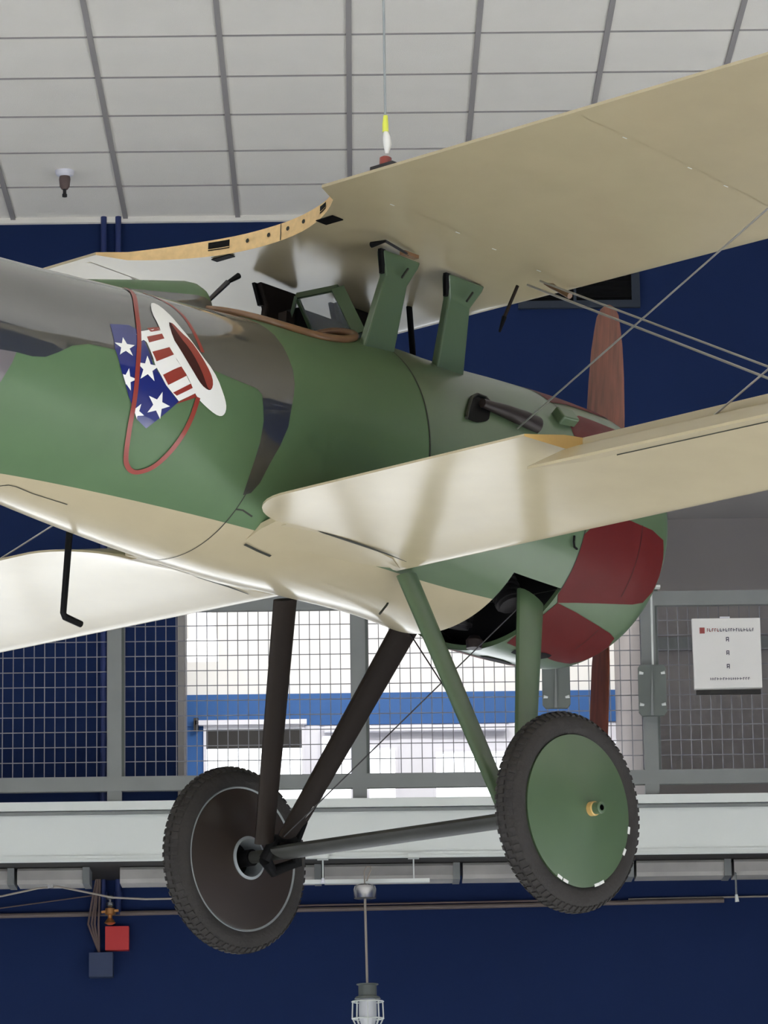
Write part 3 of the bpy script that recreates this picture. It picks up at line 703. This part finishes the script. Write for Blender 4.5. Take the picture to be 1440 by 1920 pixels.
# suspension eye on the upper wing
b = MB(); b.lathe([(.02, 0), (.02, .03), (.012, .035)], 'red', 'z', c=(-1.03, -.80, 1.955), n=14, caps=True); b.box((-1.05, -.85, 1.945), (-1.01, -.75, 1.96), 'steel'); b.build('lifting_eye', uwing)
# lower wings with drooping ailerons
LL = dict(xle=-.345, zle=.829, xte=-1.25, zte=.826, th=.075)
for sgn, nm in ((-1, 'R'), (1, 'L')):
    b = MB()
    def lsec(y, cut=None, dz=0):
        d = dict(LL); ay = abs(y)
        if ay > 3.35:
            q = (ay-3.35)/.45; e = math.sqrt(max(0, 1-q*q)); d['xle'] = -.345-.32*(1-e); d['xte'] = -1.25+.25*(1-e); d['th'] = .075*(.25+.75*e)
        if ay < .62:
            # rounded inner trailing corner
            q = max(0, min(1, (.62-ay)/.25)); e = math.sqrt(max(0, 1-q*q)); d['xte'] = -1.25+.26*(1-e)
            d['zte'] = .826-.0*(1-e)
        if cut is not None and cut <= d['xte']+.01: cut = None
        return wsec(sgn*ay, xcut=cut, dz=(.010*ay if sgn < 0 else 0), **d)
    ya = 1.64
    inn = [.10, .2, .3, .37, .375, .385, .4, .42, .45, .48, .52, .56, .6, .64, .8, 1.0, 1.2, 1.4, ya]
    s1 = [lsec(y) for y in inn]; loftwing(b, s1, 'cream', 'cream', 'ochre')
    out = [ya, 1.8, 2.2, 2.6, 3.0, 3.3, 3.36, 3.48, 3.6, 3.7, 3.77, 3.795]
    s2 = [lsec(y, -.985) for y in out[:6]] + [lsec(y, -.985) for y in out[6:]]
    loftwing(b, s2, 'cream', 'cream', 'cream', 'cream')
    # root seam
    rows = []
    for k in range(16):
        x = -.93+.5*k/15; t = (LL['xle']-x)/.905; z = LL['zle']+.004*t+foil(t)[1]*LL['th']-.0015; wd = .002+.006*sin(pi*k/15)
        rows.append([(x, sgn*(.378-wd), z), (x, sgn*(.378+wd), z)])
    b.loft(rows, 'seam', closed=False)
    w = b.build('lower_wing', bp, angle=40)
    b = MB(); hx, hz = -.992, .856; ang = radians(15)
    def asec(y):
        low = [(t, .822-.086*t) for t in (0, .15, .4, .7, 1)]
        th_ = dict(zip((0, .15, .4, .7, 1), (.046, .054, .046, .028, .009)))
        return [(-.988-.262*t, sgn*y, z) for t, z in low] + [(-.988-.262*t, sgn*y, z+th_[t]) for t, z in low[::-1]]
    ay_ = [1.655, 1.8, 2.0, 2.4, 2.8, 3.2, 3.34]
    A = [asec(y) for y in ay_]
    b.loft(A, lambda i, j: 'seam' if j == 9 else 'cream', 'cream', 'cream')
    b.loft([[(-.978, sgn*y, .838), (-.986, sgn*y, .819), (-.992, sgn*y, .838)] for y in (1.78, 3.34)], 'seam', 'seam', 'seam')
    # hinge gap line
    b.build('aileron', w, angle=40)
    # root fairing from the rounded corner to the fuselage
    b = MB(); rows = []
    for x, th_, wy in ((-1.03, 151, .36), (-.97, 153, .372), (-.89, 154.5, .374), (-.81, 148.5, .374), (-.70, 148, .374), (-.59, 148, .372), (-.47, 147, .35), (-.38, 145.5, .30), (-.345, 144.5, .28)):
        t = (LL['xle']-x)/.905; zw = LL['zle']-.003*t+foil(max(0, t))[1]*LL['th']-.001+(.010*wy if sgn < 0 else 0)
        f = surf(x, radians(sgn*th_), .001); w_ = Vector((x, sgn*wy, zw)); mdl = (f+w_)/2+Vector((0, 0, .006))
        rows.append([f, mdl, w_, w_+Vector((0, 0, .02)), mdl+Vector((0, 0, .02)), f+Vector((0, 0, .02))])
    b.loft(rows, 'cream', 'cream', 'cream')
    b.build('wing_root_fairing', bp, angle=60)
    # dark slots where the wing meets the belly
    b = MB(); ribbon(b, [(-1.02, sgn*153.2), (-.95, sgn*154.6), (-.885, sgn*155.6)], .010, 'seam', .003)
    b.build('root_gap', w)
# ---- cabane struts
for sgn in (-1, 1):
    for (bx0, bx1, tx0, tx1, yb, zb, yt, zt) in (((-.585, -.435, -.575, -.395, -.285, 1.56, -.36, 1.892), (-.205, -.065, -.265, -.085, -.27, 1.575, -.375, 1.885)) if sgn < 0 else ((-.585, -.435, -.575, -.395, .25, 1.56, .27, 1.896), (-.205, -.065, -.265, -.085, .22, 1.6, .20, 1.89))):
        b = MB()
        Z = lambda f: zb+(zt-zb)*f
        Yf = lambda f: -sgn*0+sgn*(-1)*(yb+(yt-yb)*f)*1.0
        poly = [(bx0, 0), (bx1, 0), (tx1-.035+.0, .72), (tx1, .93), (tx1+.005, 1.0), (tx0, 1.0), (tx0+.005, .95), (tx0+.035, .75)]
        pts = [Vector((px, sgn*abs(yb+(yt-yb)*f), zb-.03*(f == 0)+(zt-zb)*f)) for px, f in poly]
        b.prism(pts, (0, sgn*-.034, .004), 'green_metal' if sgn < 0 else 'brown'); o = b.build('cabane_strut', bp, smooth=False)
        bv = o.modifiers.new('bevel', 'BEVEL'); bv.width = .007; bv.segments = 2
        b = MB(); q = [Vector((px, sgn*abs(yb+(yt-yb)*f), zb+(zt-zb)*f)) for px, f in ((tx0-.012, 1.0), (tx0+.012, 1.0), (tx0+.028, .77), (tx0+.016, .77))]
        b.prism([p+Vector((0, -sgn*.016, 0)) for p in q], (0, sgn*.014, 0), 'black')
        b.build('bracket', o, smooth=False); b = MB()
        pq = Vector((tx0+.09, sgn*abs(yt-.0), zt-.07)); b.tube([pq+Vector((.03, sgn*.003, .03)), pq+Vector((.0, sgn*.003, -.01))], .004, 'seam', 6)
        b.build('strap', o, smooth=False)
b = MB(); b.tube([(-.035, .0, 1.68), (-.07, 0, 1.90)], .011, 'black', 10); b.build('deck_brace', bp)
# fittings on the wing underside by the rear cabane
b = MB(); z = 1.888
b.tube([(-.655, -.38, z-.008), (-.65, -.44, z-.006)], [.011, .005], 'black', 8); b.tube([(-.65, -.44, z-.006), (-.50, -.405, z-.006)], .005, 'steel', 8); b.obox((-.49, -.40, z-.004), (.035, 0, 0), (0, .012, 0), (0, 0, .006), 'leather'); b.build('strut_fitting', uwing)
# ---- interplane struts, outboard
for sgn in (-1, 1):
    for xt, xb in ((-.12, -.50), (-.82, -1.0)):
        b = MB(); b.strut((xt, sgn*2.75, 1.89), (xb, sgn*2.70, .83), .10, .035, 'green_metal'); b.build('interplane_strut', bp)
# ---- bracing wires
def wire(p, q, r=.0035, name='bracing_wire', m='wire'):
    b = MB(); b.tube([p, q], r, m, 8); return b.build(name, bp)
for sgn in (-1, 1):
    if sgn < 0:
        wire((-.053, -.55, 1.862), (-.738, -2.6, .83), .0042)
        wire((-.044, -.60, 1.868), (-.75, -2.6, .87), .0036)
    else: wire((-.70, .72, 1.245), (-.99, 1.42, .83), .0032)
    wire((.04, sgn*.42, 1.38) if sgn < 0 else (-.35, .40, .84), (-.82, -2.30, 1.60) if sgn < 0 else (-.45, 2.72, 1.885), .0032)
    wire((-.92, sgn*2.0, .85), (-1.21, sgn*2.72, .985), .0032)
b = MB(); b.tube([(-.045, -.62, 1.855), (-.048, -.66, 1.835), (-.052, -.70, 1.808), (-.058, -.75, 1.78)], [.004, .011, .007, .011], 'leather', 8); b.build('turnbuckle', bp)
b = MB(); b.tube([(-.05, -.50, 1.87), (-.08, -.47, 1.755)], .006, 'brown', 8); b.tube([(-.08, -.47, 1.755), (-.092, -.46, 1.70)], [.009, .004], 'black', 8); b.build('pitot_lead', bp)
# ---- undercarriage
AX = Vector((-.02, 0, .0))
legs = [('rear', -.335, .81, -.10), ('front', .29, .86, -.01)]
for sgn, m in ((-1, 'green_metal'), (1, 'brown')):
    for nm, xt, zt, xb in legs:
        b = MB()
        ch = .13 if nm == 'front' else .105
        b.strut((xt, sgn*.29, zt), (xb, sgn*(.555 if sgn < 0 else .585), .02), ch, .036, m, chord1=.085)
        o = b.build('landing_leg', bp)
        if sgn > 0: tag(o, 'dark brown landing leg')
        else: tag(o, 'green landing leg')
b = MB(); b.loft([[(.065*cos(a)-.01, y, .022*sin(a)-.0) for a in [2*pi*k/20 for k in range(20)]] for y in (-.70, .58)], 'axle', 'axle', 'axle'); b.build('spreader_bar', bp)
b = MB(); b.tube([(0, -.80, 0), (0, .86, 0)], .022, 'axle', 16); b.build('axle', bp)
b = MB(); b.tube([(-.06, .62, -.03), (.02, .66, -.055), (.08, .60, -.02), (.03, .57, .05), (-.05, .585, .04), (-.06, .62, -.03)], .022, 'black', 10)
b.tube([(.03, .57, .03), (.06, .56, .12)], .02, 'black', 8); b.build('shock_cord', bp)
wire((-.03, .56, .05), (.27, -.28, .84), .0025, 'bracing_wire', 'steel'); wire((-.03, -.55, .05), (.27, .28, .82), .0025, 'bracing_wire', 'steel')
b = MB(); b.tube([(-.02, .575, .03), (.07, .52, .17)], .006, 'wire', 8); b.build('turnbuckle', bp)
b = MB(); b.tube([(-.20, -.09, .80), (-.23, -.10, .755), (-.265, -.10, .715)], .004, 'seam', 6); b.tube([(-.2, -.09, .775), (-.19, -.12, .79)], .010, 'seam', 6); b.build('belly_hook', bp)
def wheel(yc, face, nm, dm, label):
    """face: side (-1 or 1) of the covered face that is seen"""
    w = bpy.data.objects.new('wheel', None); COL.objects.link(w); w.parent = bp; w.location = (0, yc, 0); w['label'] = label; w.empty_display_size = .1
    b = MB(); Rm, r = .283, .047; rings = []
    N = 128
    for i in range(N+1):
        a = 2*pi*i/N
        rings.append([((Rm+r*cos(q))*cos(a), r*1.05*sin(q), (Rm+r*cos(q))*sin(a)) for q in [2*pi*k/20 for k in range(20)]])
    b.loft(rings, 'tyre')
    for i in range(72):
        for row in (-1, 0, 1):
            a = 2*pi*(i+.5*(row == 0))/72; q = row*.62
            c = Vector(((Rm+(r+.001)*cos(q))*cos(a), (r+.001)*sin(q), (Rm+(r+.001)*cos(q))*sin(a)))
            ra = Vector((cos(a)*cos(q), sin(q), sin(a)*cos(q))); ta = Vector((-sin(a), 0, cos(a))); sa = ra.cross(ta)
            b.obox(c, ta*.0075, sa*.011, ra*.004, 'tyre')
    b.build('tyre', w, angle=50)
    b = MB(); s = face
    # covered disc: shallow cone
    for sd, h in ((s, .055), (-s, .05)):
        b.lathe([(.2535, sd*.022), (.2535, sd*.046), (.245, sd*.049), (.12, sd*(.049+h*.55)), (.05, sd*(.049+h*.82)), (.0, sd*(.049+h))] if not (sd == s and dm == 'brown') else [(.2535, sd*.022), (.2535, sd*.040), (.245, sd*.043), (.14, sd*.060), (.073, sd*.070)], 'discbrown' if dm == 'brown' else dm, 'y', n=96)
    if dm != 'brown':
        for a in (62, 68, 104, 111, 24, 6):
            a = radians(-a); c = Vector((.2515*cos(a)*1, s*.050, .2515*sin(a))); b.obox(c, Vector((-sin(a), 0, cos(a)))*.012, Vector((cos(a), 0, sin(a)))*.005, (0, .0012, 0), 'white')
    b.build('wheel_disc', w)
    if dm == 'brown':
        b = MB(); b.lathe([(.076, s*.068), (.078, s*.075), (.068, s*.078), (.062, s*.05), (.062, -s*.01)], 'rim', 'y', n=48); b.build('hub_rim', w)
        b = MB(); b.lathe([(.062, s*.0), (.03, s*.002), (.03, s*.09), (0, s*.09)], 'black', 'y', n=32); b.build('hub', w)
        b = MB(); b.lathe([(.252, s*.0405), (.2575, s*.0455), (.2605, s*.041), (.2575, s*.036)], 'rim', 'y', n=96); b.build('rim_edge', w)
    else:
        b = MB(); b.lathe([(.024, s*.095), (.024, s*.118), (.020, s*.120), (.020, s*.145), (.017, s*.147), (.010, s*.147), (.010, s*.130), (0, s*.130)], lambda i, j: 'black' if i > 4 else 'ochre' if i < 2 else 'green_metal', 'y', n=24); b.build('hub_cap', w)
    return w
wheel(-.745, -1, 'right', 'green_metal', 'wheel with green disc')
wheel(.835, -1, 'left', 'brown', 'wheel with brown disc')
# ---- propeller
pr = bpy.data.objects.new('propeller', None); COL.objects.link(pr); pr.parent = bp; pr.location = (1.0, 0, 1.19); pr.empty_display_size = .1
for sg in (1, -1):
    b = MB(); rings = []
    for f, ch, th_, tw in ((.0, .09, .07, 60), (.12, .10, .055, 45), (.25, .132, .04, 30), (.4, .150, .03, 24), (.55, .150, .024, 22), (.7, .140, .018, 21), (.82, .125, .014, 20), (.90, .105, .011, 19), (.95, .088, .009, 19), (.98, .06, .007, 18), (.995, .02, .004, 18)):
        tw = radians(tw); z = f*.99*sg; c = Vector((sin(tw), -sg*cos(tw)*1, 0))
        if sg < 0: c = Vector((sin(tw), cos(tw), 0))
        nrm = Vector((c.y, -c.x, 0)); ring = []
        for k in range(20):
            a = 2*pi*k/20; ring.append(Vector((0, 0, z))+c*ch/2*cos(a)+nrm*th_/2*sin(a)*(1 if sin(a) > 0 else .35))
        rings.append(ring)
    b.loft(rings, 'propwood', 'propwood', 'propwood'); b.build('blade', pr)
b = MB(); b.lathe([(.0, -.08), (.05, -.08), (.07, -.05), (.08, -.045), (.08, .045), (.05, .05), (.045, .09), (0, .1)], 'steel', 'x', n=32); b.build('hub', pr)
# ---- footstep
b = MB(); b.tube([(-1.335, .3, .86), (-1.343, .3, .56), (-1.335, .3, .548), (-1.262, .3, .537)], [.012, .011, .012, .011], 'black', 10); b.build('footstep', bp)
# ---- tail
b = MB()
rings = []
for y, xl, xt in ((-1.45, -4.2, -4.35), (-1.35, -3.85, -4.62), (-1.0, -3.6, -4.72), (-.4, -3.45, -4.62), (0, -3.4, -4.4), (.4, -3.45, -4.62), (1.0, -3.6, -4.72), (1.35, -3.85, -4.62), (1.45, -4.2, -4.35)):
    rings.append([(xl, y, 1.36), ((xl*.7+xt*.3), y, 1.385), (xt, y, 1.36), ((xl*.7+xt*.3), y, 1.335)])
b.loft(rings, 'green', 'green', 'green'); b.build('tailplane', bp)
b = MB(); poly = [(-4.25, 1.2), (-4.05, 1.45), (-4.1, 1.85), (-4.3, 2.02), (-4.6, 1.98), (-4.75, 1.7), (-4.7, 1.3), (-4.5, 1.08), (-4.3, 1.06)]
b.prism([(px, -.015, pz) for px, pz in poly], (0, .03, 0), 'cream'); b.build('rudder', bp, smooth=False)
b = MB(); b.strut((-3.95, 0, 1.12), (-4.35, 0, .82), .06, .04, 'ochre'); b.build('tail_skid', bp)

# ------------------------------------------------------------------ suspension cable
Mx = Matrix.Translation(bp.location) @ Matrix.Rotation(YAW, 4, 'Z') @ Matrix.Rotation(PITCH, 4, 'Y')
eye = Mx @ Vector((-1.03, -.80, 2.0))
hc = empty('suspension_cable', tuple(eye), 'pale steel suspension cable from the ceiling to the upper wing', 'cable')
L = ZC-eye.z
b = MB(); b.tube([(0, 0, .09), (0, 0, L)], .004, 'rim', 8); b.build('cable', hc)
b = MB(); b.tube([(0, 0, .075), (0, 0, .10), (.001, 0, .13)], [.010, .010, .007], 'yellow', 12); b.build('sleeve', hc)
b = MB(); b.tube([(.004, 0, 0), (.006, 0, .03), (.004, 0, .055), (0, 0, .08)], [.006, .014, .013, .006], 'white', 12); b.build('shackle', hc)
